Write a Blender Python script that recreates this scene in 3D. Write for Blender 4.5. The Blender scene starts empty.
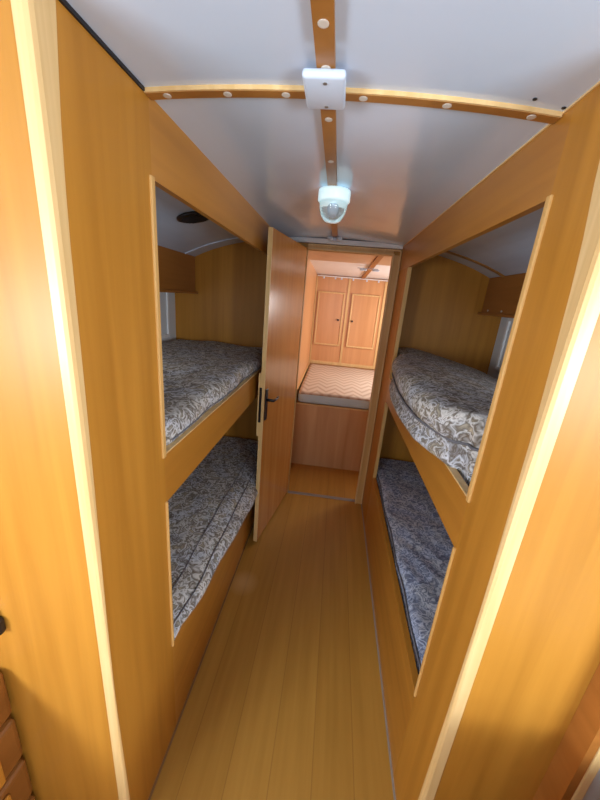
import bpy, bmesh, math, random
from mathutils import Vector, Matrix, noise
random.seed(4)
C = bpy.context.scene.collection
S = bpy.context.scene
PI = math.pi
# ------------------------------------------------------------------ plan of the place (metres)
XL, XR = -0.393, 0.346          # corridor faces of the two bunk walls
TH = 0.018                      # panel thickness
XO = 1.09                       # outer caravan walls
YB = 2.212                      # bulkhead between bunks and bedroom
ZT, ZB, ZC, ZD = 1.650, 1.041, 0.902, 0.388   # heights of the bunk openings
YN_L, YN_R, YF = 0.715, 0.697, 1.925
def ceil_z(x):
    d = x+0.024
    return 1.8045 - .11*d*d - .09*d**4
# ------------------------------------------------------------------ materials
def mat(name, rough=0.5, spec=0.5, metallic=0.0):
    m = bpy.data.materials.new(name); m.use_nodes = True
    nt = m.node_tree; b = nt.nodes['Principled BSDF']
    b.inputs['Roughness'].default_value = rough
    b.inputs['Specular IOR Level'].default_value = spec
    b.inputs['Metallic'].default_value = metallic
    return m, nt, b
def srgb(r, g, b):
    f = lambda c: (c/255/12.92 if c/255 <= .04045 else ((c/255+.055)/1.055)**2.4)
    return (f(r), f(g), f(b), 1)
def plain(name, col, rough=.5, spec=.5, metallic=0.0, bump=0):
    m, nt, b = mat(name, rough, spec, metallic)
    n = nt.nodes.new('ShaderNodeTexNoise'); n.inputs['Scale'].default_value = 9
    tc = nt.nodes.new('ShaderNodeTexCoord'); nt.links.new(tc.outputs['Object'], n.inputs['Vector'])
    r = nt.nodes.new('ShaderNodeValToRGB')
    c = srgb(*col); r.color_ramp.elements[0].color = [v*.93 for v in c[:3]]+[1]; r.color_ramp.elements[1].color = [min(1, v*1.05) for v in c[:3]]+[1]
    nt.links.new(n.outputs['Fac'], r.inputs['Fac']); nt.links.new(r.outputs['Color'], b.inputs['Base Color'])
    return m
def wood(name, dark, light, scale=(26, 26, 1.3), rough=.33, spec=.5, blotch=.35):
    m, nt, b = mat(name, rough, spec)
    N = nt.nodes.new; L = nt.links.new
    tc = N('ShaderNodeTexCoord'); mp = N('ShaderNodeMapping'); mp.inputs['Scale'].default_value = scale
    L(tc.outputs['Object'], mp.inputs['Vector'])
    n1 = N('ShaderNodeTexNoise'); n1.inputs['Scale'].default_value = 1.0; n1.inputs['Detail'].default_value = 5; n1.inputs['Distortion'].default_value = .4
    L(mp.outputs['Vector'], n1.inputs['Vector'])
    mp2 = N('ShaderNodeMapping'); mp2.inputs['Scale'].default_value = [s*.22 for s in scale]
    L(tc.outputs['Object'], mp2.inputs['Vector'])
    n2 = N('ShaderNodeTexNoise'); n2.inputs['Scale'].default_value = 1.0; n2.inputs['Detail'].default_value = 2
    L(mp2.outputs['Vector'], n2.inputs['Vector'])
    mx = N('ShaderNodeMix'); mx.data_type = 'FLOAT'; mx.inputs['Factor'].default_value = blotch
    L(n1.outputs['Fac'], mx.inputs[2]); L(n2.outputs['Fac'], mx.inputs[3])
    r = N('ShaderNodeValToRGB'); r.color_ramp.elements[0].position = .33; r.color_ramp.elements[1].position = .68
    r.color_ramp.elements[0].color = srgb(*dark); r.color_ramp.elements[1].color = srgb(*light)
    L(mx.outputs[0], r.inputs['Fac']); L(r.outputs['Color'], b.inputs['Base Color'])
    return m
M = {}
M['wood'] = wood('varnished_plywood', (166, 110, 36), (190, 131, 48), rough=.42, spec=.35)
M['wood_h'] = wood('varnished_plywood_lengthwise', (164, 107, 36), (186, 126, 47), scale=(26, 1.3, 26))
M['wood_door'] = wood('varnished_door_veneer', (172, 110, 50), (192, 132, 66), rough=.2)
M['edge'] = wood('pale_edge_banding', (208, 170, 110), (226, 192, 136), scale=(60, 60, 3), rough=.4)
M['wood_pink'] = wood('bedroom_veneer', (198, 142, 92), (214, 160, 110), rough=.3)
M['wood_dark'] = wood('dark_cabinet_wood', (150, 92, 36), (170, 108, 48), scale=(26, 1.3, 26), rough=.4)
M['edge_dull'] = wood('honey_edge_banding', (196, 150, 84), (214, 170, 104), scale=(60, 60, 3), rough=.45)
M['strip'] = wood('ceiling_strip_wood', (148, 98, 42), (166, 114, 54), scale=(20, 20, 20), rough=.35)
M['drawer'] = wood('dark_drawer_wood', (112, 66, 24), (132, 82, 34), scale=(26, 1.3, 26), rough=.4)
M['white'] = plain('white_laminate', (232, 232, 232), .35)
M['paint'] = plain('white_wall_board', (214, 216, 218), .6)
M['plastic'] = plain('white_plastic', (200, 214, 232), .35)
M['cap'] = plain('cream_screw_cap', (204, 196, 184), .5)
M['black'] = plain('black_metal', (26, 22, 24), .35)
M['dark'] = plain('dark_rubber', (30, 30, 34), .6)
M['chrome'] = plain('bright_metal', (200, 200, 200), .25, .5, 1.0)
M['alu'] = plain('dull_aluminium', (150, 145, 140), .45, .5, .7)
M['border'] = plain('pale_blue_grey_fabric', (186, 210, 222), .85)
M['bed_panel'] = wood('pale_bed_panel_veneer', (184, 136, 86), (208, 166, 118), scale=(14, 14, 1.0))
M['soffit'] = wood('tan_soffit_board', (188, 150, 118), (200, 164, 134), rough=.3)
M['piping'] = plain('dark_grey_piping', (104, 102, 106), .8)
M['grime'] = plain('grey_seal', (150, 138, 124), .7)
M['grime_brown'] = plain('brown_seal', (126, 92, 54), .7)
M['grey'] = plain('pale_grey_board', (190, 190, 184), .5)
m, nt, b = mat('lit_lamp_housing', .4)
b.inputs['Base Color'].default_value = srgb(235, 245, 246); b.inputs['Emission Color'].default_value = (.62, .92, 1, 1); b.inputs['Emission Strength'].default_value = .7
M['lamp'] = m
# ceiling laminate: glossy white
def ceiling_mat():
    m, nt, b = mat('glossy_ceiling_laminate', .16, .55)
    n = nt.nodes.new('ShaderNodeTexNoise'); n.inputs['Scale'].default_value = 3.0
    tc = nt.nodes.new('ShaderNodeTexCoord'); nt.links.new(tc.outputs['Object'], n.inputs['Vector'])
    bp = nt.nodes.new('ShaderNodeBump'); bp.inputs['Strength'].default_value = .06; bp.inputs['Distance'].default_value = .05
    nt.links.new(n.outputs['Fac'], bp.inputs['Height']); nt.links.new(bp.outputs['Normal'], b.inputs['Normal'])
    b.inputs['Base Color'].default_value = srgb(198, 213, 232)
    return m
M['ceil'] = ceiling_mat()
def floor_mat():
    m, nt, b = mat('plank_floor_vinyl', .42, .4)
    N = nt.nodes.new; L = nt.links.new
    tc = N('ShaderNodeTexCoord'); sp = N('ShaderNodeSeparateXYZ'); L(tc.outputs['Object'], sp.inputs[0])
    def math_(op, a, bb=None, c=None):
        n = N('ShaderNodeMath'); n.operation = op
        for i, v in enumerate((a, bb, c)):
            if v is None: continue
            if isinstance(v, (int, float)): n.inputs[i].default_value = v
            else: L(v, n.inputs[i])
        return n.outputs[0]
    u = math_('DIVIDE', math_('ADD', sp.outputs['X'], 10.023-.0), .133)
    fr = math_('FRACT', u); idx = math_('FLOOR', u)
    d = math_('ABSOLUTE', math_('SUBTRACT', fr, .5))
    line = math_('GREATER_THAN', d, .488)
    wn = N('ShaderNodeTexWhiteNoise'); wn.noise_dimensions = '1D'; L(idx, wn.inputs['W'])
    mp = N('ShaderNodeMapping'); mp.inputs['Scale'].default_value = (30, 1.6, 1); L(tc.outputs['Object'], mp.inputs['Vector'])
    n1 = N('ShaderNodeTexNoise'); n1.inputs['Scale'].default_value = 1; n1.inputs['Detail'].default_value = 4; L(mp.outputs['Vector'], n1.inputs['Vector'])
    f = math_('ADD', math_('MULTIPLY', n1.outputs['Fac'], .75), math_('MULTIPLY', wn.outputs['Value'], .25))
    r = N('ShaderNodeValToRGB'); r.color_ramp.elements[0].position = .3; r.color_ramp.elements[1].position = .75
    r.color_ramp.elements[0].color = srgb(158, 112, 42); r.color_ramp.elements[1].color = srgb(180, 132, 56)
    L(f, r.inputs['Fac'])
    mx = N('ShaderNodeMix'); mx.data_type = 'RGBA'; L(math_('MULTIPLY', line, .35), mx.inputs['Factor']); L(r.outputs['Color'], mx.inputs[6]); mx.inputs[7].default_value = srgb(110, 70, 30)
    # worn pale patch near the left-hand bunk board
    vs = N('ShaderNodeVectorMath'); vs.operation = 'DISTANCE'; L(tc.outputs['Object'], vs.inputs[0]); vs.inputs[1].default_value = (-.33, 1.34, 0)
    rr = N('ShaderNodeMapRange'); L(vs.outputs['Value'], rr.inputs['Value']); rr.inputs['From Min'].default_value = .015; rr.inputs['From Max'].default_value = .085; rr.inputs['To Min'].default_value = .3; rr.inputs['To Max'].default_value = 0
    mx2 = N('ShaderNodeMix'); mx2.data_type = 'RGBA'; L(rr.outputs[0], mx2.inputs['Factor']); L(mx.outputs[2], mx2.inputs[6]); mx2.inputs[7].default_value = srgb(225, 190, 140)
    L(mx2.outputs[2], b.inputs['Base Color'])
    return m
M['floor'] = floor_mat()
def fabric(name, cols, scale=33, rough=.85):
    """curling leaf damask: swirled noise bands, five tones"""
    m, nt, b = mat(name, rough, .2)
    N = nt.nodes.new; L = nt.links.new
    tc = N('ShaderNodeTexCoord')
    n1 = N('ShaderNodeTexNoise'); n1.inputs['Scale'].default_value = scale; n1.inputs['Detail'].default_value = 2.5; n1.inputs['Distortion'].default_value = .9; L(tc.outputs['Object'], n1.inputs['Vector'])
    r = N('ShaderNodeValToRGB'); e = r.color_ramp.elements
    e[0].position = .30; e[0].color = srgb(*cols[0]); e[1].position = .72; e[1].color = srgb(*cols[5])
    for p, c in zip((.40, .47, .53, .60), cols[1:5]):
        x = e.new(p); x.color = srgb(*c)
    L(n1.outputs['Fac'], r.inputs['Fac'])
    n2 = N('ShaderNodeTexNoise'); n2.inputs['Scale'].default_value = 11; n2.inputs['Detail'].default_value = 1; L(tc.outputs['Object'], n2.inputs['Vector'])
    r2 = N('ShaderNodeValToRGB'); r2.color_ramp.elements[0].position = .42; r2.color_ramp.elements[1].position = .58
    r2.color_ramp.elements[0].color = (1, .97, .90, 1); r2.color_ramp.elements[1].color = (.92, .95, 1, 1); L(n2.outputs['Fac'], r2.inputs['Fac'])
    mx = N('ShaderNodeMix'); mx.data_type = 'RGBA'; mx.blend_type = 'MULTIPLY'; mx.inputs['Factor'].default_value = 1
    L(r.outputs['Color'], mx.inputs[6]); L(r2.outputs['Color'], mx.inputs[7]); L(mx.outputs[2], b.inputs['Base Color'])
    bp = N('ShaderNodeBump'); bp.inputs['Strength'].default_value = .25; bp.inputs['Distance'].default_value = .004; L(n1.outputs['Fac'], bp.inputs['Height']); L(bp.outputs['Normal'], b.inputs['Normal'])
    return m
M['fabric'] = fabric('leaf_damask_fabric', [(176, 166, 148), (118, 109, 98), (212, 210, 210), (160, 157, 155), (104, 92, 80), (200, 196, 192)])
M['fabric_blue'] = fabric('blue_grey_damask_fabric', [(186, 192, 208), (112, 120, 142), (208, 214, 228), (160, 168, 188), (100, 106, 130), (200, 206, 220)])
def chevron():
    m, nt, b = mat('zigzag_cover_fabric', .85, .2)
    N = nt.nodes.new; L = nt.links.new
    tc = N('ShaderNodeTexCoord'); sp = N('ShaderNodeSeparateXYZ'); L(tc.outputs['Object'], sp.inputs[0])
    def mt(op, a, bb=None):
        n = N('ShaderNodeMath'); n.operation = op
        for i, v in enumerate((a, bb)):
            if v is None: continue
            if isinstance(v, (int, float)): n.inputs[i].default_value = v
            else: L(v, n.inputs[i])
        return n.outputs[0]
    tri = mt('PINGPONG', sp.outputs['X'], .08)
    ph = mt('FRACT', mt('DIVIDE', mt('ADD', mt('ADD', sp.outputs['Y'], mt('MULTIPLY', tri, 1.5)), 10), .115))
    d = mt('ABSOLUTE', mt('SUBTRACT', ph, .5))
    r = N('ShaderNodeValToRGB'); r.color_ramp.elements[0].position = .1; r.color_ramp.elements[1].position = .3
    r.color_ramp.elements[0].color = srgb(184, 162, 143); r.color_ramp.elements[1].color = srgb(206, 189, 171)
    L(d, r.inputs['Fac']); L(r.outputs['Color'], b.inputs['Base Color'])
    return m
M['chevron'] = chevron()
def glass(name):
    m, nt, b = mat(name, .08, .5)
    b.inputs['Base Color'].default_value = (.93, .97, .97, 1)
    b.inputs['Transmission Weight'].default_value = .85
    b.inputs['IOR'].default_value = 1.45
    return m
M['glass'] = glass('ribbed_clear_plastic')
# ------------------------------------------------------------------ mesh helpers
def box(bm, x0, x1, y0, y1, z0, z1, bev=0, seg=2):
    vs = [bm.verts.new((x, y, z)) for x in (x0, x1) for y in (y0, y1) for z in (z0, z1)]
    F = [(0, 1, 3, 2), (4, 6, 7, 5), (0, 4, 5, 1), (2, 3, 7, 6), (0, 2, 6, 4), (1, 5, 7, 3)]
    fs = [bm.faces.new([vs[i] for i in f]) for f in F]
    if bev:
        es = list({e for f in fs for e in f.edges})
        bmesh.ops.bevel(bm, geom=es, offset=bev, segments=seg, profile=.5, affect='EDGES')
def prism(bm, pts, axis, a, b):
    """extrude a polygon (list of 2D points in the other two axes) from a to b along axis"""
    def P(p, t):
        return {'x': (t, p[0], p[1]), 'y': (p[0], t, p[1]), 'z': (p[0], p[1], t)}[axis]
    A = [bm.verts.new(P(p, a)) for p in pts]; B = [bm.verts.new(P(p, b)) for p in pts]
    n = len(pts)
    bm.faces.new(A); bm.faces.new(B[::-1])
    for i in range(n): bm.faces.new([A[i], B[i], B[(i+1) % n], A[(i+1) % n]])
def frame_rect(bm, axis, a, b, u0, u1, v0, v1, w):
    """picture-frame moulding, four mitred bars"""
    o = [(u0, v0), (u1, v0), (u1, v1), (u0, v1)]; i = [(u0+w, v0+w), (u1-w, v0+w), (u1-w, v1-w), (u0+w, v1-w)]
    for k in range(4):
        j = (k+1) % 4; prism(bm, [o[k], o[j], i[j], i[k]], axis, a, b)
def tube(bm, path, r, n=8):
    rings = []
    for i, p in enumerate(path):
        p = Vector(p); t = (Vector(path[min(i+1, len(path)-1)])-Vector(path[max(i-1, 0)])).normalized()
        up = Vector((0, 0, 1)) if abs(t.z) < .9 else Vector((1, 0, 0))
        s = t.cross(up).normalized(); u = s.cross(t)
        rings.append([bm.verts.new(p+s*r*math.cos(2*PI*k/n)+u*r*math.sin(2*PI*k/n)) for k in range(n)])
    for a, b in zip(rings, rings[1:]):
        for k in range(n): bm.faces.new([a[k], a[(k+1) % n], b[(k+1) % n], b[k]])
    bm.faces.new(rings[0][::-1]); bm.faces.new(rings[-1])
def lathe(bm, prof, cx, cy, n=28):
    rings = [[bm.verts.new((cx+r*math.cos(2*PI*k/n), cy+r*math.sin(2*PI*k/n), z)) for k in range(n)] for r, z in prof]
    for a, b in zip(rings, rings[1:]):
        for k in range(n): bm.faces.new([a[k], a[(k+1) % n], b[(k+1) % n], b[k]])
    bm.faces.new(rings[0]); bm.faces.new(rings[-1][::-1])
def loft(bm, secs):
    """closed cross-sections (lists of 3D points) joined along their length, ends capped"""
    R = [[bm.verts.new(p) for p in s] for s in secs]; n = len(R[0])
    for a, b in zip(R, R[1:]):
        for k in range(n): bm.faces.new([a[k], a[(k+1) % n], b[(k+1) % n], b[k]])
    bm.faces.new(R[0]); bm.faces.new(R[-1][::-1])
def rounded(bm, x0, x1, y0, y1, z0, z1, r, nx, ny, nz, deform=None):
    """soft rounded block with an even grid on every side, optionally deformed"""
    bmesh_cube = {}
    def vert(i, j, k):
        key = (i, j, k)
        if key not in bmesh_cube:
            p = Vector((x0+(x1-x0)*i/nx, y0+(y1-y0)*j/ny, z0+(z1-z0)*k/nz))
            q = Vector((min(max(p.x, x0+r), x1-r), min(max(p.y, y0+r), y1-r), min(max(p.z, z0+r), z1-r)))
            d = p-q
            if d.length > 1e-6: p = q+d.normalized()*r
            if deform: p = Vector(deform(p))
            bmesh_cube[key] = bm.verts.new(p)
        return bmesh_cube[key]
    for j in range(ny):
        for k in range(nz):
            for i in (0, nx): bm.faces.new([vert(i, j, k), vert(i, j+1, k), vert(i, j+1, k+1), vert(i, j, k+1)])
    for i in range(nx):
        for k in range(nz):
            for j in (0, ny): bm.faces.new([vert(i, j, k), vert(i+1, j, k), vert(i+1, j, k+1), vert(i, j, k+1)])
        for j in range(ny):
            for k in (0, nz): bm.faces.new([vert(i, j, k), vert(i+1, j, k), vert(i+1, j+1, k), vert(i, j+1, k)])
def obj(name, bm, m, parent=None, smooth=False, subd=0, bevel=0, world=True):
    """link a bmesh as ONE object; points are given in world space unless world=False"""
    if parent is not None and world:
        bmesh.ops.transform(bm, matrix=parent_world(parent).inverted(), verts=bm.verts)
    bmesh.ops.recalc_face_normals(bm, faces=bm.faces)
    me = bpy.data.meshes.new(name); bm.to_mesh(me); bm.free()
    me.materials.append(M[m] if isinstance(m, str) else m)
    if smooth:
        for p in me.polygons: p.use_smooth = True
    o = bpy.data.objects.new(name, me); C.objects.link(o)
    if parent is not None: o.parent = parent
    if bevel:
        b = o.modifiers.new('bevel', 'BEVEL'); b.width = bevel; b.segments = 2; b.limit_method = 'ANGLE'
    if subd:
        s = o.modifiers.new('subd', 'SUBSURF'); s.levels = subd; s.render_levels = subd
    return o
def parent_world(p):
    m = p.matrix_basis.copy()
    while p.parent is not None:
        p = p.parent; m = p.matrix_basis @ m
    return m
def thing(name, label, cat, loc=(0, 0, 0), rotz=0, group=None):
    o = bpy.data.objects.new(name, None); C.objects.link(o)
    o.location = loc; o.rotation_euler = (0, 0, rotz); o.empty_display_size = .05
    o['label'] = label; o['category'] = cat
    if group: o['group'] = group
    return o
def tag(o, label, cat, group=None):
    o['label'] = label; o['category'] = cat
    if group: o['group'] = group
    return o
def struct(name, bm, m, parent=None, **k):
    o = obj(name, bm, m, parent, **k)
    if parent is None: o['kind'] = 'structure'
    return o
def bmn(): return bmesh.new()
def BX(*a, **k):
    b = bmn(); box(b, *a, **k); return b
# ------------------------------------------------------------------ the shell
struct('floor', BX(-1.12, 1.12, -2.7, 4.1, -.03, 0), 'floor')
def arch(x0, x1, y0, y1, zf, n=40, t=.03):
    b = bmn(); pts = [(x0+(x1-x0)*i/n) for i in range(n+1)]
    prof = [(x, zf(x)) for x in pts]+[(x, zf(x)+t) for x in pts[::-1]]
    prism(b, prof, 'y', y0, y1); return b
o = struct('ceiling', arch(-1.12, 1.12, -2.7, YB+.02, ceil_z), 'ceil', smooth=False)
for i, (x, y) in enumerate(((.284, .702), (.338, .714))):
    b = bmn(); z = ceil_z(x); lathe(b, [(.0035, z-.0012), (.0035, z+.003)], x, y, 12)
    obj('screw_hole', b, 'dark', o)
# corridor walls: near stile with a bowed front edge, header over the openings, far stile
edgeL = [(.0, .470), (.17, .468), (.57, .460), (.80, .463), (1.226, .474), (1.527, .480), (1.656, .488), (1.80, .503)]
edgeR = [(.0, .548), (.244, .545), (.633, .539), (.92, .539), (1.29, .550), (1.536, .567), (1.664, .589), (1.80, .602)]
def wall(name, xa, xb, edge, yn, x_top):
    b = bmn(); zt = ceil_z(x_top)+.004
    prism(b, [(y, min(z, zt)) for z, y in edge]+[(yn, zt), (yn, 0)], 'x', xa, xb)
    w = struct(name, b, 'wood')
    b = bmn(); box(b, xa, xb, yn, YB, ZT, zt); obj('header_panel', b, 'wood_h', w)
    b = bmn(); box(b, xa, xb, YF, YB, 0, ZT); obj('far_stile', b, 'wood', w)
    return w
wall('wall_left', XL-TH, XL, edgeL, YN_L, XL)
wall('wall_right', XR, XR+TH, edgeR, YN_R, XR)
# partitions that face the camera, with rounded pale mouldings on their free edges
YPL, YPR = .458, .532
def moulding(name, x_face, x_in, yfront, edge, x_top):
    """rounded lipping between the partition face and the corridor wall"""
    b = bmn(); zt = ceil_z(x_top)+.003; secs = []
    zs = [e[0] for e in edge]
    for i in range(25):
        z = zt*i/24
        y = 0
        for (z0, y0), (z1, y1) in zip(edge, edge[1:]):
            if z0 <= z <= z1+1e-6: y = y0+(y1-y0)*(z-z0)/(z1-z0)
        s = 1 if x_face > x_in else -1
        r = min(.008, (y-yfront)*.8)
        secs.append([(x_in, yfront, z), (x_face-s*r, yfront, z), (x_face-s*r*.3, yfront+r*.3, z), (x_face, yfront+r, z), (x_face, y, z), (x_in, y, z)])
    loft(b, secs)
    return struct(name, b, 'edge')
struct('wall_front_left', BX(-XO, -.414, YPL+.002, YPL+.024, 0, 1.805), 'wood')
moulding('trim_1', XL+.001, -.414, YPL, [(z, y+.001) for z, y in edgeL], XL)
struct('wall_front_right', BX(.370, XO, YPR+.002, YPR+.024, 0, 1.805), 'wood')
moulding('trim_2', XR-.001, .372, YPR, [(z, y+.001) for z, y in edgeR], XR)
# pale lippings on the openings
def lip(n, x0, x1, y0, y1, z0, z1): return struct('trim_%d' % n, BX(x0, x1, y0, y1, z0, z1, bev=.002), 'edge_dull')
lip(3, XL-.006, XL+.005, YN_L-.010, YN_L+.004, ZB-.004, ZT+.004)
lip(4, XL-.006, XL+.005, YN_L-.004, YN_L+.004, ZD-.004, ZC+.004)
lip(5, XR-.005, XR+.006, YN_R-.010, YN_R+.004, ZB-.004, ZT+.004)
lip(6, XR-.005, XR+.006, YN_R-.004, YN_R+.004, ZD-.004, ZC+.004)
lip(7, XL-TH-.002, XL+.001, YF-.006, YF-.0005, ZB+.002, ZT)
lip(8, XL-TH-.002, XL+.001, YF-.006, YF-.0005, ZD+.002, ZC-.001)
lip(9, XR-.002, XR+TH+.002, YF-.006, YF-.0005, ZB+.002, ZT)
lip(10, XR-.002, XR+TH+.002, YF-.006, YF-.0005, ZD+.002, ZC-.001)
# dark gap seal along the left wall head, thin light bead along the right one
b = bmn(); zz = ceil_z(XL)-.0015
box(b, XL-.002, XL+.004, .47, .70, zz-.004, zz+.004); struct('trim_11', b, 'dark')
b = bmn(); zz = ceil_z(XR)
box(b, XR-.003, XR+.002, .60, 2.2, zz-.003, zz+.003); struct('trim_12', b, 'edge')
# grey dirt seals where the floor meets the boards
struct('trim_13', BX(XL, XL+.006, .47, 2.2, 0, .004), 'grime_brown')
struct('trim_14', BX(XR-.006, XR, .56, 2.2, 0, .004), 'grime')
# outer walls, in the bunks and behind the camera
def outer(name, x, s):
    w = struct(name, BX(min(x, x+s*.03), max(x, x+s*.03), .48, YB+.02, 0, 1.70), 'paint'); return w
outer('wall_outer_left', -XO, -1); outer('wall_outer_right', XO, 1)
struct('wall_liner_right', BX(1.005, XO-.001, .58, YB-.001, .93, 1.438), 'paint')
# bunk bulkheads at the far end
def bulk(name, x0, x1):
    n = 14; b = bmn(); xs = [x0+(x1-x0)*i/n for i in range(n+1)]
    prism(b, [(x, 0) for x in (x0, x1)]+[(x, ceil_z(x)+.004) for x in xs[::-1]], 'y', YB, YB+.018)
    return struct(name, b, 'wood')
bulk('wall_back_left', -XO, -.222); bulk('wall_back_right', .299, XO)
struct('wall_back_head', BX(-.222, .299, YB, YB+.018, 1.735, 1.812), 'wood')
# curved cove strips on the bunk ceilings
def cove(n, x0, x1, y0, y1, m, t=.012):
    b = bmn(); k = 16; xs = [x0+(x1-x0)*i/k for i in range(k+1)]
    prism(b, [(x, ceil_z(x)-t) for x in xs]+[(x, ceil_z(x)+.002) for x in xs[::-1]], 'y', y0, y1)
    struct('trim_%d' % n, b, m)
cove(15, -.96, -.42, 2.06, 2.075, 'ceil', .005)
cove(16, .372, .90, 2.02, 2.045, 'strip', .008)
# window frames low on the outer walls of the upper bunks
for nm, s in (('window_1', -1), ('window_2', 1)):
    x = s*XO if s < 0 else 1.005; b = bmn(); a0, a1 = sorted((x, x-s*.016))
    frame_rect(b, 'x', a0, a1, 1.20, 2.10, 1.13, 1.44, .022)
    w = struct(nm, b, 'white', bevel=.003)
    b = bmn(); a0, a1 = sorted((x-s*.001, x-s*.006)); box(b, a0, a1, 1.222, 2.078, 1.152, 1.418)
    obj('drawn_blind', b, 'paint', w)
# ------------------------------------------------------------------ doorway and door
b = bmn(); box(b, .297, .343, YB-.016, YB+.045, 0, 1.738); box(b, -.268, -.222, YB-.004, YB+.045, 0, 1.738); box(b, -.222, .297, YB-.016, YB+.045, 1.735, 1.768)
struct('trim_17', b, 'edge_dull', bevel=.003)
b = bmn(); box(b, .292, .302, YB-.022, YB-.012, 0, 1.738); box(b, -.218, .302, YB-.022, YB-.012, 1.736, 1.745); box(b, .335, .3445, YB-.020, YB-.012, 0, 1.768); box(b, -.218, .3445, YB-.020, YB-.012, 1.760, 1.769)
struct('trim_18', b, 'edge', bevel=.002)
struct('trim_19', BX(-.36, XR-.002, YB-.03, YB-.001, 1.772, 1.800, bev=.003), 'white')
struct('trim_20', BX(-.222, XR-.004, 2.216, 2.246, 0, .005, bev=.0015), 'alu')
hx, hy = -.226, 2.205; fx, fy = -.331, 1.632
ang = math.atan2(fy-hy, fx-hx); Ld = math.hypot(fx-hx, fy-hy)
# local frame of the leaf: +x runs from the hinge to the free edge, +y is the face seen from the corridor
door = bpy.data.objects.new('door_1', None); C.objects.link(door); door.location = (hx, hy, 0); door.rotation_euler = (0, 0, ang); door['kind'] = 'structure'
lm = lambda *a, **k: BX(*a, **k)
obj('door_leaf', lm(0, Ld-.004, -.020, 0, .016, 1.742), 'wood_door', door, world=False)
obj('edge_band', lm(Ld-.004, Ld, -.021, .001, .015, 1.743), 'edge', door, world=False)
lb = obj('lock_block', lm(Ld-.05, Ld+.001, -.034, -.0205, .71, 1.06), 'edge', door, world=False)
b = bmn(); box(b, Ld+.0005, Ld+.004, -.026, -.012, .790, .985, bev=.0015); obj('lock_plate', b, 'black', door, world=False)
b = bmn(); box(b, Ld-.045, Ld-.012, .0005, .007, .80, .975, bev=.003); hp = obj('handle_plate', b, 'black', door, world=False)
b = bmn(); tube(b, [(Ld-.028, .006, .915), (Ld-.028, .045, .915)], .008, 10)
tube(b, [(Ld-.026, .044, .915), (Ld-.05, .047, .915), (Ld-.08, .046, .914), (Ld-.10, .044, .917)], .0065, 10)
obj('lever', b, 'black', hp, smooth=True, world=False)
# ------------------------------------------------------------------ ceiling strips, box, lamp, hook
ys, yw = .724, .0105
b = bmn(); k = 30; xs = [XL+.002+(XR-XL-.004)*i/k for i in range(k+1)]
prism(b, [(x, ceil_z(x)-.0075) for x in xs]+[(x, ceil_z(x)+.001) for x in xs[::-1]], 'y', ys-yw, ys+yw)
def skew(b):
    for v in b.verts: v.co.y += .038*(v.co.x+.06)
skew(b); sx = struct('trim_21', b, 'strip')
b = bmn(); prism(b, [(x, ceil_z(x)-.0070) for x in xs]+[(x, ceil_z(x)+.001) for x in xs[::-1]], 'y', ys-yw-.004, ys-yw)
skew(b); obj('front_edge', b, 'edge', sx)
XC = -.060
def cap(x, y, par):
    b = bmn(); z = ceil_z(x)-.0075-(.0015 if par is not sx else 0)
    lathe(b, [(.0078, z+.0005), (.0078, z-.0006), (.006, z-.0009)], x, y, 16); obj('screw_cap', b, 'cap', par, smooth=False)
for x in (-.355, -.242, -.135, .004, .152, .300): cap(x, ys+.038*(x+.06), sx)
zc = ceil_z(XC)
sl = struct('trim_22', BX(XC-.0145, XC+.0145, -1.2, ys-yw-.0065, zc-.009, zc+.001), 'strip')
for y in (.20, .40, .558, .646): cap(XC, y, sl)
s2 = struct('trim_23', BX(XC-.0145, XC+.0145, ys+yw, 2.18, zc-.009, zc+.001), 'strip')
for y in (.80, 1.01): cap(XC, y, s2)
# junction box over the crossing of the strips
t = thing('junction_box', 'square white plastic junction box where the ceiling strips cross', 'junction box', (XC, .69, zc-.013))
b = bmn(); box(b, XC-.037, XC+.033, .640, .736, zc-.0235, zc-.0095, bev=.006, seg=3); obj('box_cover', b, 'plastic', t, smooth=True)
for y in (.655, .722):
    b = bmn(); lathe(b, [(.0035, zc-.0245), (.0035, zc-.022)], XC, y, 10); obj('cover_screw', b, 'alu', t)
# lamp
lx, ly = -.052, 1.25
t = thing('ceiling_lamp', 'white ceiling lamp with a clear ribbed dome on the wooden strip', 'lamp', (lx, ly, zc-.0135))
b = bmn(); lathe(b, [(.052, zc-.0092), (.053, zc-.02), (.053, zc-.040), (.050, zc-.043)], lx, ly, 36); obj('lamp_base', b, 'lamp', t, smooth=True)
b = bmn(); n = 48
prof = [(.047, 1.7600), (.0455, 1.748), (.042, 1.732), (.036, 1.717), (.028, 1.706), (.018, 1.701), (.006, 1.700)]
rings = [[b.verts.new((lx+(r*(1+.012*math.cos(24*2*PI*k2/n)))*math.cos(2*PI*k2/n), ly+(r*(1+.012*math.cos(24*2*PI*k2/n)))*math.sin(2*PI*k2/n), z)) for k2 in range(n)] for r, z in prof]
for a, c in zip(rings, rings[1:]):
    for k2 in range(n): b.faces.new([a[k2], a[(k2+1) % n], c[(k2+1) % n], c[k2]])
b.faces.new(rings[-1])
obj('lamp_dome', b, 'glass', t, smooth=True)
b = bmn(); rounded(b, lx-.014, lx+.014, ly-.014, ly+.014, 1.722, 1.7595, .0135, 6, 6, 6); obj('bulb', b, 'plastic', t, smooth=True, subd=1)
# white twin clip on the end of the strip
t = thing('ceiling_clip', 'small white twin clip on the strip end above the doorway', 'clip', (XC, 2.07, zc-.0135))
for i, dx in enumerate((-.026, .026)):
    b = bmn(); lathe(b, [(.015, zc-.0092), (.017, zc-.020), (.010, zc-.028)], XC+dx, 2.07, 16); obj('clip_head', b, 'plastic', t, smooth=True)
b = bmn(); box(b, XC-.036, XC+.036, 2.088, 2.098, zc-.028, zc-.0092, bev=.002); obj('clip_bar', b, 'plastic', t)
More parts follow.
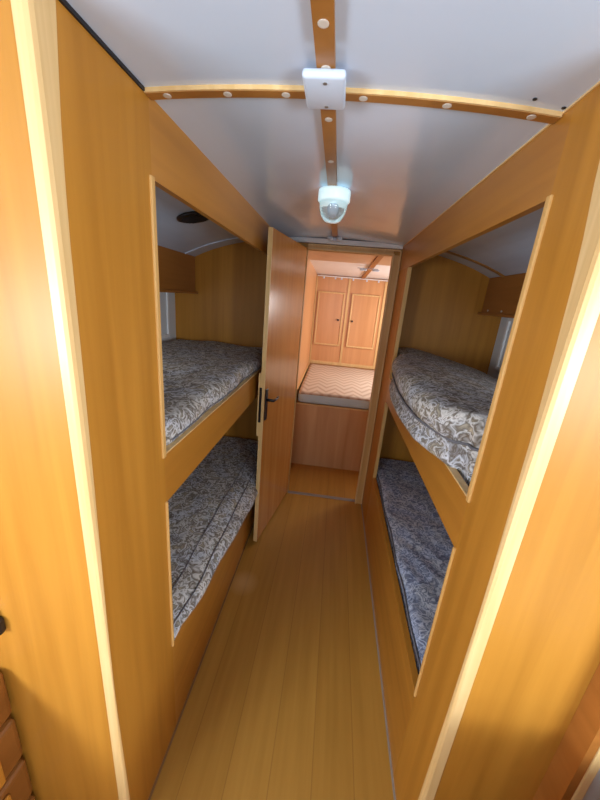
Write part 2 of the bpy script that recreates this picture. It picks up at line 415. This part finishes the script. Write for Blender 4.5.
# ------------------------------------------------------------------ the bunks
def bunk(label, s, lower):
    """s = -1 left, +1 right: front board flush with the corridor wall, plus the bed base behind it"""
    xf = XL if s < 0 else XR; x2 = xf+s*TH; yn = YN_L if s < 0 else YN_R
    z0, z1, zb = (0.0, ZD, .27) if lower else (ZC, ZB, .955)
    t = thing('bunk_bed', label, 'bunk bed', (s*.74, 1.4, z0))
    a, c = sorted((xf, x2)); b = BX(a, c, yn, YF, z0, z1); fb = obj('front_board', b, 'wood_h', t)
    b = BX(a-.002, c+.002, yn+.003, YF-.004, z1, z1+.004, bev=.0015); obj('top_lipping', b, 'wood_h' if lower else 'edge', fb)
    a, c = sorted((x2+s*.001, s*(XO-.004) if s < 0 or lower else 1.003)); b = BX(a, c, .56, YB-.003, zb-.018, zb); obj('bed_base', b, 'wood_h', t)
    return t
bunk('upper left wooden bunk behind the open door, front board at chest height', -1, False)
bunk('lower left wooden bunk by the floor, under the plain grey mattress edge', -1, True)
bunk('upper right wooden bunk whose front board the sagging mattress overhangs', 1, False)
bunk('lower right wooden bunk by the floor with the blue-grey mattress', 1, True)
def wob(p, a, f, seed=0): return a*noise.noise(Vector((p[0]*f+seed, p[1]*f, p[2]*f)))
# upper left mattress: neat block with soft edge
t = thing('mattress', 'leaf-patterned mattress on the upper left bunk, lying flat behind the board', 'mattress', (-.75, 1.45, .957), group='bunk mattresses')
def d1(p):
    q = p.copy(); q.z += wob(p, .012, 5)*(1 if p.z > 1.05 else 0); q.x += wob(p, .012, 7, 3)*(1 if p.x > -.5 else 0)
    if p.x > -.47 and p.z > 1.03: k = max(0, min(1, (p.y-.735)/.03, (1.905-p.y)/.03)); q.x += .020*k*min(1, (p.z-1.03)/.02)-.004*(1-k); q.z = max(q.z, 1.0475)
    return q
b = bmn(); rounded(b, -1.075, -.418, .60, 2.195, .9575, 1.118, .045, 22, 44, 10, d1); obj('mattress_cover', b, 'fabric', t, smooth=True, subd=1)
b = bmn(); tube(b, [(-.398+wob((-.42, y, 1.06), .012, 7, 3), y, 1.062) for y in [.765+i*.028 for i in range(40)]], .0025, 6); obj('piping', b, 'piping', t, smooth=True)
def interp(tab, y):
    if y <= tab[0][0]: return tab[0][1]
    for (a, va), (c, vc) in zip(tab, tab[1:]):
        if y <= c: return va+(vc-va)*(y-a)/(c-a)
    return tab[-1][1]
# lower left mattress: its border droops over the board
t = thing('mattress', 'leaf-patterned mattress on the lower left bunk, its border drooping over the low board', 'mattress', (-.75, 1.45, .272), group='bunk mattresses')
hx_ = [(.60, -.418), (.72, -.396), (.80, -.386), (.95, -.374), (1.1, -.368), (1.3, -.352), (1.52, -.336), (1.8, -.338), (1.88, -.352), (1.93, -.418)]
hz_ = [(.60, .396), (.72, .392), (.9, .36), (1.3, .345), (1.6, .34), (1.86, .35), (1.93, .396)]
secs = []; pip1 = []; pip2 = []
N = 64
for i in range(N+1):
    y = .60+1.595*i/N; xh = interp(hx_, y); zh = interp(hz_, y)
    over = xh > -.40
    w = wob((0, y, 0), .008, 6)
    def P(x, z): return (x+w*(1 if x > -.5 else 0)*.6, y, z+wob((x, y, z), .010, 6)*(1 if z > .395 and x < -.42 else 0))
    if over: low = [(-.430, .280), (-.424, .37), (-.414, .3955), (-.388, .3955), (xh-.014 if xh-.014 > -.39 else -.389, min(.39, zh+.02)), (xh-.006, zh), (xh+.002, zh+.012), (xh-.006, (zh+.40)/2+.012)]
    else: low = [(-.430, .280), (-.424, .33), (-.4225, .35), (-.422, .36), (-.421, .37), (-.4205, .38), (-.420, .39), (-.419, .396)]
    sx_ = min(xh-.02, -.395) if over else -.424
    top = [(sx_-.004, .405), (sx_-.014, .416), (-.47, .428), (-.54, .43), (-.62, .430), (-.72, .432), (-.85, .431), (-.97, .428), (-1.05, .42), (-1.075, .39), (-1.078, .33), (-1.06, .275), (-.75, .2725), (-.45, .2725)]
    e = 1 if 0 < i < N else .97
    secs.append([P(x, .35+(z-.35)*e) for x, z in low+top])
    pip1.append(Vector(P(sx_-.003, .408))+Vector((.002, 0, .002))); pip2.append(Vector(P(-.47, .428))+Vector((0, 0, .001)))
b = bmn(); loft(b, secs); obj('mattress_cover', b, 'fabric', t, smooth=True, subd=1)
b = bmn(); tube(b, pip1[2:-2], .0024, 6); obj('piping', b, 'piping', t, smooth=True)
b = bmn(); tube(b, pip2[2:-2], .002, 6); obj('piping', b, 'piping', t, smooth=True)
# upper right mattress: sags and bulges out over its board, rounded near end
t = thing('mattress', 'leaf-patterned mattress on the upper right bunk, bulging out over the board with a wrinkled border', 'mattress', (.72, 1.5, .957), group='bunk mattresses')
xt_ = [(.80, .42), (.81, .375), (.83, .335), (.88, .302), (.99, .276), (1.15, .270), (1.33, .274), (1.55, .293), (1.75, .315), (1.88, .345), (1.92, .376), (2.2, .385)]
xb_ = [(.765, .42), (.78, .379), (.86, .330), (.93, .303), (1.01, .279), (1.2, .268), (1.43, .273), (1.65, .30), (1.83, .342), (1.90, .37), (1.92, .378), (2.2, .385)]
secs = []; pip = []; N = 72
ylist = [.785+.10*(i/16)**1.3 for i in range(16)]+[.885+(2.195-.885)*i/52 for i in range(53)]
for i, y in enumerate(ylist):
    xt = interp(xt_, y); xb = interp(xb_, y); over = xb < .342
    up = min(1, max(0, (y-.785)/.045)); up = math.sin(up*PI/2)     # end rounding
    zt = 1.135+(1.203-1.135)*up; w = wob((3, y, 0), .012, 9); w2 = wob((9, y, 0), .01, 14)
    xs_ = max(xt, xb)+.012
    if over: low = [(.40, .965), (.371, .985), (.3705, 1.049), (.342, 1.050), (xb+.012, 1.044), (xb-.001, 1.056), (xb+.003+w*.3, 1.074), (xb+.016+w2, 1.088), (xb+.006+w, 1.100), (xs_+.006, 1.116)]
    else: low = [(.40, .965), (.376, .985), (.376, 1.02), (.376, 1.03), (.376, 1.045), (max(xb, .376), 1.056), (max(xb, .376), 1.074), (max(xb, .38), 1.088), (max(xb, .376), 1.100), (max(xs_, .384)+.004, 1.116)]
    xq = xt if over else max(xt, .376)
    top = [(xq+.012, 1.124), (xq, 1.136), (xq-.001, 1.165 if up > .7 else 1.14), (xq+.010, zt-.012), (xq+.035, zt-.001), (xq+.09, zt+.001), (.52, zt-.006*up), (.62, zt-.022*up), (.75, zt-.052*up), (.90, zt-.09*up), (.97, zt-.108*up), (1.0, 1.045), (1.0, .985), (.98, .96), (.75, .9575), (.5, .9575)]
    secs.append([(x, y, z+wob((x, y, z), .008, 7)*(1 if z > 1.14 else 0)) for x, z in low+top])
    pip.append((min(xs_, 2)-.006 if over else max(xs_, .384)-.004, y, 1.119))
b = bmn(); loft(b, secs); obj('mattress_cover', b, 'fabric', t, smooth=True, subd=1)
b = bmn(); tube(b, pip, .0042, 6); obj('piping', b, 'piping', t, smooth=True)
# lower right mattress: rumpled, bluish
t = thing('mattress', 'blue-grey mattress with a wrinkled cover on the lower right bunk by the floor', 'mattress', (.72, 1.45, .272), group='bunk mattresses')
def d4(p):
    q = p.copy()
    if p.z > .36:
        # creases fanning diagonally across the top
        s = math.sin((p.x*.8+p.y*.55)*62+4*noise.noise(Vector((p.x*5, p.y*3, 0))))
        q.z += .0035*s*max(0, 1-abs(p.y-1.1)/.7)+wob(p, .010, 6)
    if p.x < .42: q.x += wob(p, .010, 6, 5)
    return q
b = bmn(); rounded(b, .373, 1.075, .60, 2.195, .2725, .412, .030, 40, 90, 5, d4); obj('mattress_cover', b, 'fabric_blue', t, smooth=True, subd=1)
pp = []
for i in range(56):
    y = .66+i*.027; p = Vector((.3735, y, .398)); pp.append((p.x+wob(p, .010, 6, 5)+.002, y, .400+wob(p, .008, 6)))
b = bmn(); tube(b, pp, .0035, 6); obj('piping', b, 'piping', t, smooth=True)
# overhead cabinets on the outer walls of the upper bunks
def cab(s, label, zt, z0, xf):
    t = thing('overhead_cabinet', label, 'cabinet', (s*1.0, 1.4, z0))
    xo = s*(XO-.002); n = 6
    xs = [xf+(xo-xf)*i/n for i in range(n+1)]
    b = bmn(); pr = [(xf, z0), (xo, z0)]+[(x, ceil_z(x)-.002) for x in xs[::-1]]
    prism(b, pr, 'y', .75, YB-.004); obj('cabinet_body', b, 'wood_dark', t)
    a, c = sorted((xf-s*.022, xf+s*.10)); b = BX(a, c, .75, YB-.004, z0-.016, z0-.0005, bev=.003); obj('shelf_lip', b, 'wood_dark', t)
    if s > 0:
        for y, z in ((1.75, z0+.05), (1.95, z0+.012), (1.55, z0+.012), (2.12, z0+.012)):
            b = bmn(); tube(b, [(xf-.0005, y, z), (xf-.004, y, z)], .006, 10); obj('screw_cap', b, 'cap', t)
cab(-1, 'dark wooden overhead cabinet in the upper left bunk, near the ceiling vent', 0, 1.432, -.945)
cab(1, 'dark wooden overhead cabinet with screw caps in the upper right bunk', 0, 1.455, .880)
# round black vent on the curved ceiling of the left bunk
vx, vy = -.655, 1.53
t = thing('ceiling_vent', 'round black ceiling vent over the upper left bunk', 'vent', (vx, vy, ceil_z(vx)-.003))
t.rotation_euler = (0, -math.atan(.22*(-vx-.024)+.36*(-vx-.024)**3), 0)
b = bmn(); lathe(b, [(.075, 0), (.075, -.006), (.066, -.009), (.058, -.009)], 0, 0, 32); obj('vent_ring', b, 'black', t, smooth=True, world=False)
b = bmn()
for k in range(-4, 5):
    w = math.sqrt(.056**2-(k*.0115)**2); box(b, -w, w, k*.0115-.003, k*.0115+.003, -.0115, -.0092)
obj('vent_grille', b, 'dark', t, world=False)
# ------------------------------------------------------------------ bedroom beyond the doorway
struct('wall_bedroom_left', BX(-.30, -.272, YB+.046, 4.03, 0, 1.78), 'wood_pink')
struct('wall_bedroom_right', BX(1.04, 1.07, YB+.02, 4.03, 0, 1.80), 'wood_pink')
struct('wall_bedroom_back', BX(-.30, 1.07, 4.03, 4.06, 0, 1.80), 'wood_pink')
def bz(y): return 1.775-.055*(y-2.25)/1.75
b = bmn(); prism(b, [(2.232, bz(2.23)), (4.06, bz(4.06)), (4.06, bz(4.06)+.03), (2.232, bz(2.23)+.03)], 'x', -.30, 1.07); struct('ceiling_bedroom', b, 'white')
b = bmn(); prism(b, [(2.26, bz(2.26)-.010), (2.86, bz(2.86)-.010), (2.86, bz(2.86)-.001), (2.26, bz(2.26)-.001)], 'x', -.27, 1.03); struct('trim_24', b, 'soffit')
b = bmn(); prism(b, [(2.26, bz(2.26)-.022), (4.0, bz(4.0)-.016), (4.0, bz(4.0)-.001), (2.26, bz(2.26)-.0105)], 'x', .225, .262); struct('trim_25', b, 'wood_dark')
t = thing('ceiling_clip', 'bright metal clip on the brown strip of the bedroom ceiling', 'clip', (.235, 3.05, 1.735))
for dx in (-.055, .05):
    b = bmn(); rounded(b, .235+dx-.03, .235+dx+.03, 3.02, 3.06, bz(3.04)-.040, bz(3.04)-.023, .007, 6, 4, 4); obj('clip_head', b, 'plastic', t, smooth=True)
b = bmn(); box(b, .13, .30, 3.03, 3.05, bz(3.04)-.024, bz(3.04)-.0185); obj('clip_bar', b, 'chrome', t)
# wardrobe wall
t = thing('wardrobe', 'built-in wooden wardrobe with two framed doors across the back of the bedroom', 'wardrobe', (.13, 4.0, .6))
obj('carcass', BX(-.270, .60, 3.995, 4.028, .45, 1.70), 'wood_pink', t)
for x0, x1, kx in ((-.238, .070, .022), (.150, .470, .184)):
    d = obj('door', BX(x0, x1, 3.982, 3.9945, .935, 1.540), 'wood_pink', t)
    b = bmn(); frame_rect(b, 'y', 3.974, 3.9815, x0, x1, .935, 1.540, .016); obj('door_frame', b, 'edge', d, bevel=.002)
    b = bmn(); tube(b, [(kx, 3.9815, 1.236), (kx, 3.972, 1.236), (kx, 3.966, 1.236), (kx, 3.957, 1.236)], .011, 12); obj('knob', b, 'black', d, smooth=True)
for x0, x1 in ((.094, .116), (.500, .525), (-.270, -.256)):
    obj('upright_strip', BX(x0, x1, 3.986, 3.9945, .70, 1.695), 'edge', t)
obj('bottom_rail', BX(-.270, .60, 3.984, 3.9945, .70, .735), 'edge', t)
t = thing('side_cupboard', 'narrow wooden cupboard with a dark slot at the right of the framed wardrobe', 'cupboard', (.80, 3.95, .6))
obj('carcass', BX(.602, 1.038, 3.98, 4.028, 0, 1.70), 'wood_pink', t)
obj('slot', BX(.62, .66, 3.974, 3.9795, 1.0, 1.45), 'dark', t)
t = thing('curtain_rail', 'thin white curtain rail with small runners above the wardrobe doors', 'curtain rail', (.13, 3.95, 1.70))
obj('rail', BX(-.262, .598, 3.955, 3.965, 1.698, 1.708), 'white', t)
for x in (-.19, -.06, .01, .14, .29, .42, .53):
    b = bmn(); rounded(b, x-.009, x+.009, 3.949, 3.961, 1.676, 1.6975, .005, 4, 4, 4); obj('runner', b, 'plastic', t, smooth=True)
# bed
t = thing('bed', 'boxed-in wooden bed base beyond the doorway, across the bedroom', 'bed', (.38, 3.3, 0))
obj('front_panel', BX(-.270, 1.038, 2.705, 2.723, 0, .572), 'bed_panel', t)
obj('top_lipping', BX(-.270, 1.038, 2.700, 2.726, .5725, .581, bev=.002), 'edge', t)
obj('bed_base', BX(-.270, 1.038, 2.7265, 3.97, .545, .572), 'wood_pink', t)
t = thing('mattress', 'zigzag-patterned mattress with a blue-grey border on the bed beyond the doorway', 'mattress', (.38, 3.3, .582))
b = bmn(); rounded(b, -.255, 1.03, 2.712, 3.965, .5825, .668, .02, 30, 30, 4); obj('border', b, 'border', t, smooth=True)
def d5(p):
    q = p.copy(); q.z += wob(p, .012, 4)*.6+.012*min(1, (p.y-2.71)/.3) if p.z > .66 else 0; return q
b = bmn(); rounded(b, -.252, 1.027, 2.716, 3.962, .655, .682, .010, 40, 40, 2, d5); obj('top_cover', b, 'chevron', t, smooth=True)
struct('trim_26', BX(-.2715, -.262, 2.73, 3.96, .69, .70), 'edge')
# ------------------------------------------------------------------ foreground
# drawers beside the left partition
t = thing('chest_of_drawers', 'wooden chest of drawers at bottom left against the bright partition', 'chest of drawers', (-.85, .18, 0))
obj('chest_body', BX(-1.08, -.690, -.30, .455, 0, .615), 'wood', t)
for k in range(4):
    z1 = .612-.152*k; z0 = z1-.138
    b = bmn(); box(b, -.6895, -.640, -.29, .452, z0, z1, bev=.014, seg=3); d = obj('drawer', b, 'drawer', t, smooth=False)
    b = bmn(); box(b, -.6395, -.630, -.27, .395, z0+.018, z1-.018, bev=.004); p = obj('drawer_panel', b, 'wood_h', d)
    b = bmn(); frame_rect(b, 'x', -.6295, -.620, -.25, .35, z0+.026, z1-.026, .014); obj('panel_moulding', b, 'edge_dull', d, bevel=.003)
t = thing('wall_catch', 'small black catch on the bright left partition, above the drawers', 'catch', (-.625, YPL+.002, .75))
b = bmn(); rounded(b, -.672, -.618, YPL-.016, YPL+.0015, .725, .765, .007, 8, 4, 6); obj('catch_body', b, 'black', t, smooth=True)
b = bmn(); box(b, -.662, -.63, YPL-.010, YPL+.001, .766, .782, bev=.003); obj('catch_tongue', b, 'chrome', t)
# cupboard end beside the right partition
t = thing('tall_cupboard', 'wooden cupboard end with a pale edge at bottom right beside the right partition', 'cupboard', (.85, .51, 0))
obj('cupboard_side', BX(.587, .604, .485, YPR+.0015, 0, 1.25), 'wood_dark', t)
b = bmn(); box(b, .6045, .625, .483, YPR+.0015, 0, 1.25, bev=.004); obj('edge_band', b, 'edge', t)
obj('front', BX(.6255, 1.08, .492, YPR+.0015, 0, 1.25), 'grey', t)
# unseen low unit, added to cast the shadow edge on the right partition
t = thing('shadow_unit', 'added unseen low wooden unit that shades the foot of the right partition', 'shadow blocker', (.45, .15, 0))
obj('unit_body', BX(.30, 1.07, -.10, .325, 0, .67), 'wood', t)
obj('unit_top', BX(.29, 1.08, -.11, .338, .6705, .697, bev=.004), 'grey', t)
# cabin behind the camera: side walls with windows, rear wall
def side_wall(name, s):
    x0, x1 = sorted((s*XO, s*(XO+.03))); b = bmn()
    box(b, x0, x1, -2.7, .479, 0, .95); box(b, x0, x1, -2.7, .479, 1.5, 1.7); box(b, x0, x1, -2.7, -1.1, .95, 1.5); box(b, x0, x1, -.15, .479, .95, 1.5)
    struct(name, b, 'wood_pink')
side_wall('wall_cabin_left', -1); side_wall('wall_cabin_right', 1)
b = bmn(); box(b, -1.12, 1.12, -2.73, -2.70, 0, .8); box(b, -1.12, 1.12, -2.73, -2.70, 1.55, 1.86); box(b, -1.12, -.8, -2.73, -2.70, .8, 1.55); box(b, .8, 1.12, -2.73, -2.70, .8, 1.55)
struct('wall_cabin_rear', b, 'wood_pink')
# ------------------------------------------------------------------ light
def area(name, loc, target, sx, sy, power, col, spread=180):
    l = bpy.data.lights.new(name, 'AREA'); l.shape = 'RECTANGLE'; l.size = sx; l.size_y = sy; l.energy = power; l.color = col; l.spread = math.radians(spread)
    o = bpy.data.objects.new(name, l); C.objects.link(o); o.location = loc
    o.rotation_euler = (Vector(target)-Vector(loc)).to_track_quat('-Z', 'Y').to_euler(); return o
area('rear_window_daylight', (0, -2.66, 1.2), (0, 0, 1.25), 1.5, .6, 24, (.66, .83, 1))
area('left_window_daylight', (-1.06, -.62, 1.25), (.3, .1, 1.0), .8, .3, 35, (.80, .90, 1))
area('right_window_daylight', (1.06, -.62, 1.25), (-.3, .1, 1.1), .8, .3, 35, (.80, .90, 1))
area('bedroom_window_daylight', (1.0, 3.2, 1.25), (0, 3.3, 1.0), .9, .45, 20, (1, .97, .95))
area('left_bunk_fill', (-1.06, 1.3, 1.30), (-.5, 1.6, 1.30), .7, .2, 1.3, (.86, .93, 1))  # fill lamp added in front of the drawn blind to brighten the left bunk
area('right_bunk_fill', (.98, 1.3, 1.30), (.5, 1.6, 1.30), .7, .2, 1.3, (.86, .93, 1))  # matching fill lamp, added to lift the right bunk's walls
W = bpy.data.worlds.new('World'); S.world = W; W.use_nodes = True
bg = W.node_tree.nodes['Background']; bg.inputs['Color'].default_value = (.75, .86, 1, 1); bg.inputs['Strength'].default_value = .8
# ------------------------------------------------------------------ camera
F_PX = 329.67
fw = Vector((-0.0818374, 0.95165475, -0.29606736)); rt = Vector((0.99044704, 0.11073715, 0.08217023)); up = Vector((-0.11098334, 0.28651445, 0.95162607))
cd = bpy.data.cameras.new('camera'); cam = bpy.data.objects.new('camera', cd); C.objects.link(cam)
cd.sensor_fit = 'VERTICAL'; cd.sensor_height = 36; cd.lens = F_PX/800*36; cd.clip_start = .02
cam.matrix_world = Matrix(((rt.x, up.x, -fw.x, 0), (rt.y, up.y, -fw.y, 0), (rt.z, up.z, -fw.z, 1.45), (0, 0, 0, 1)))
S.camera = cam
vs = S.view_settings; vs.view_transform = 'Standard'; vs.look = 'None'; vs.exposure = -.12; vs.gamma = 1; vs.use_curve_mapping = False
S.cycles.use_denoising = True
S.cycles.max_bounces = 10; S.cycles.diffuse_bounces = 6
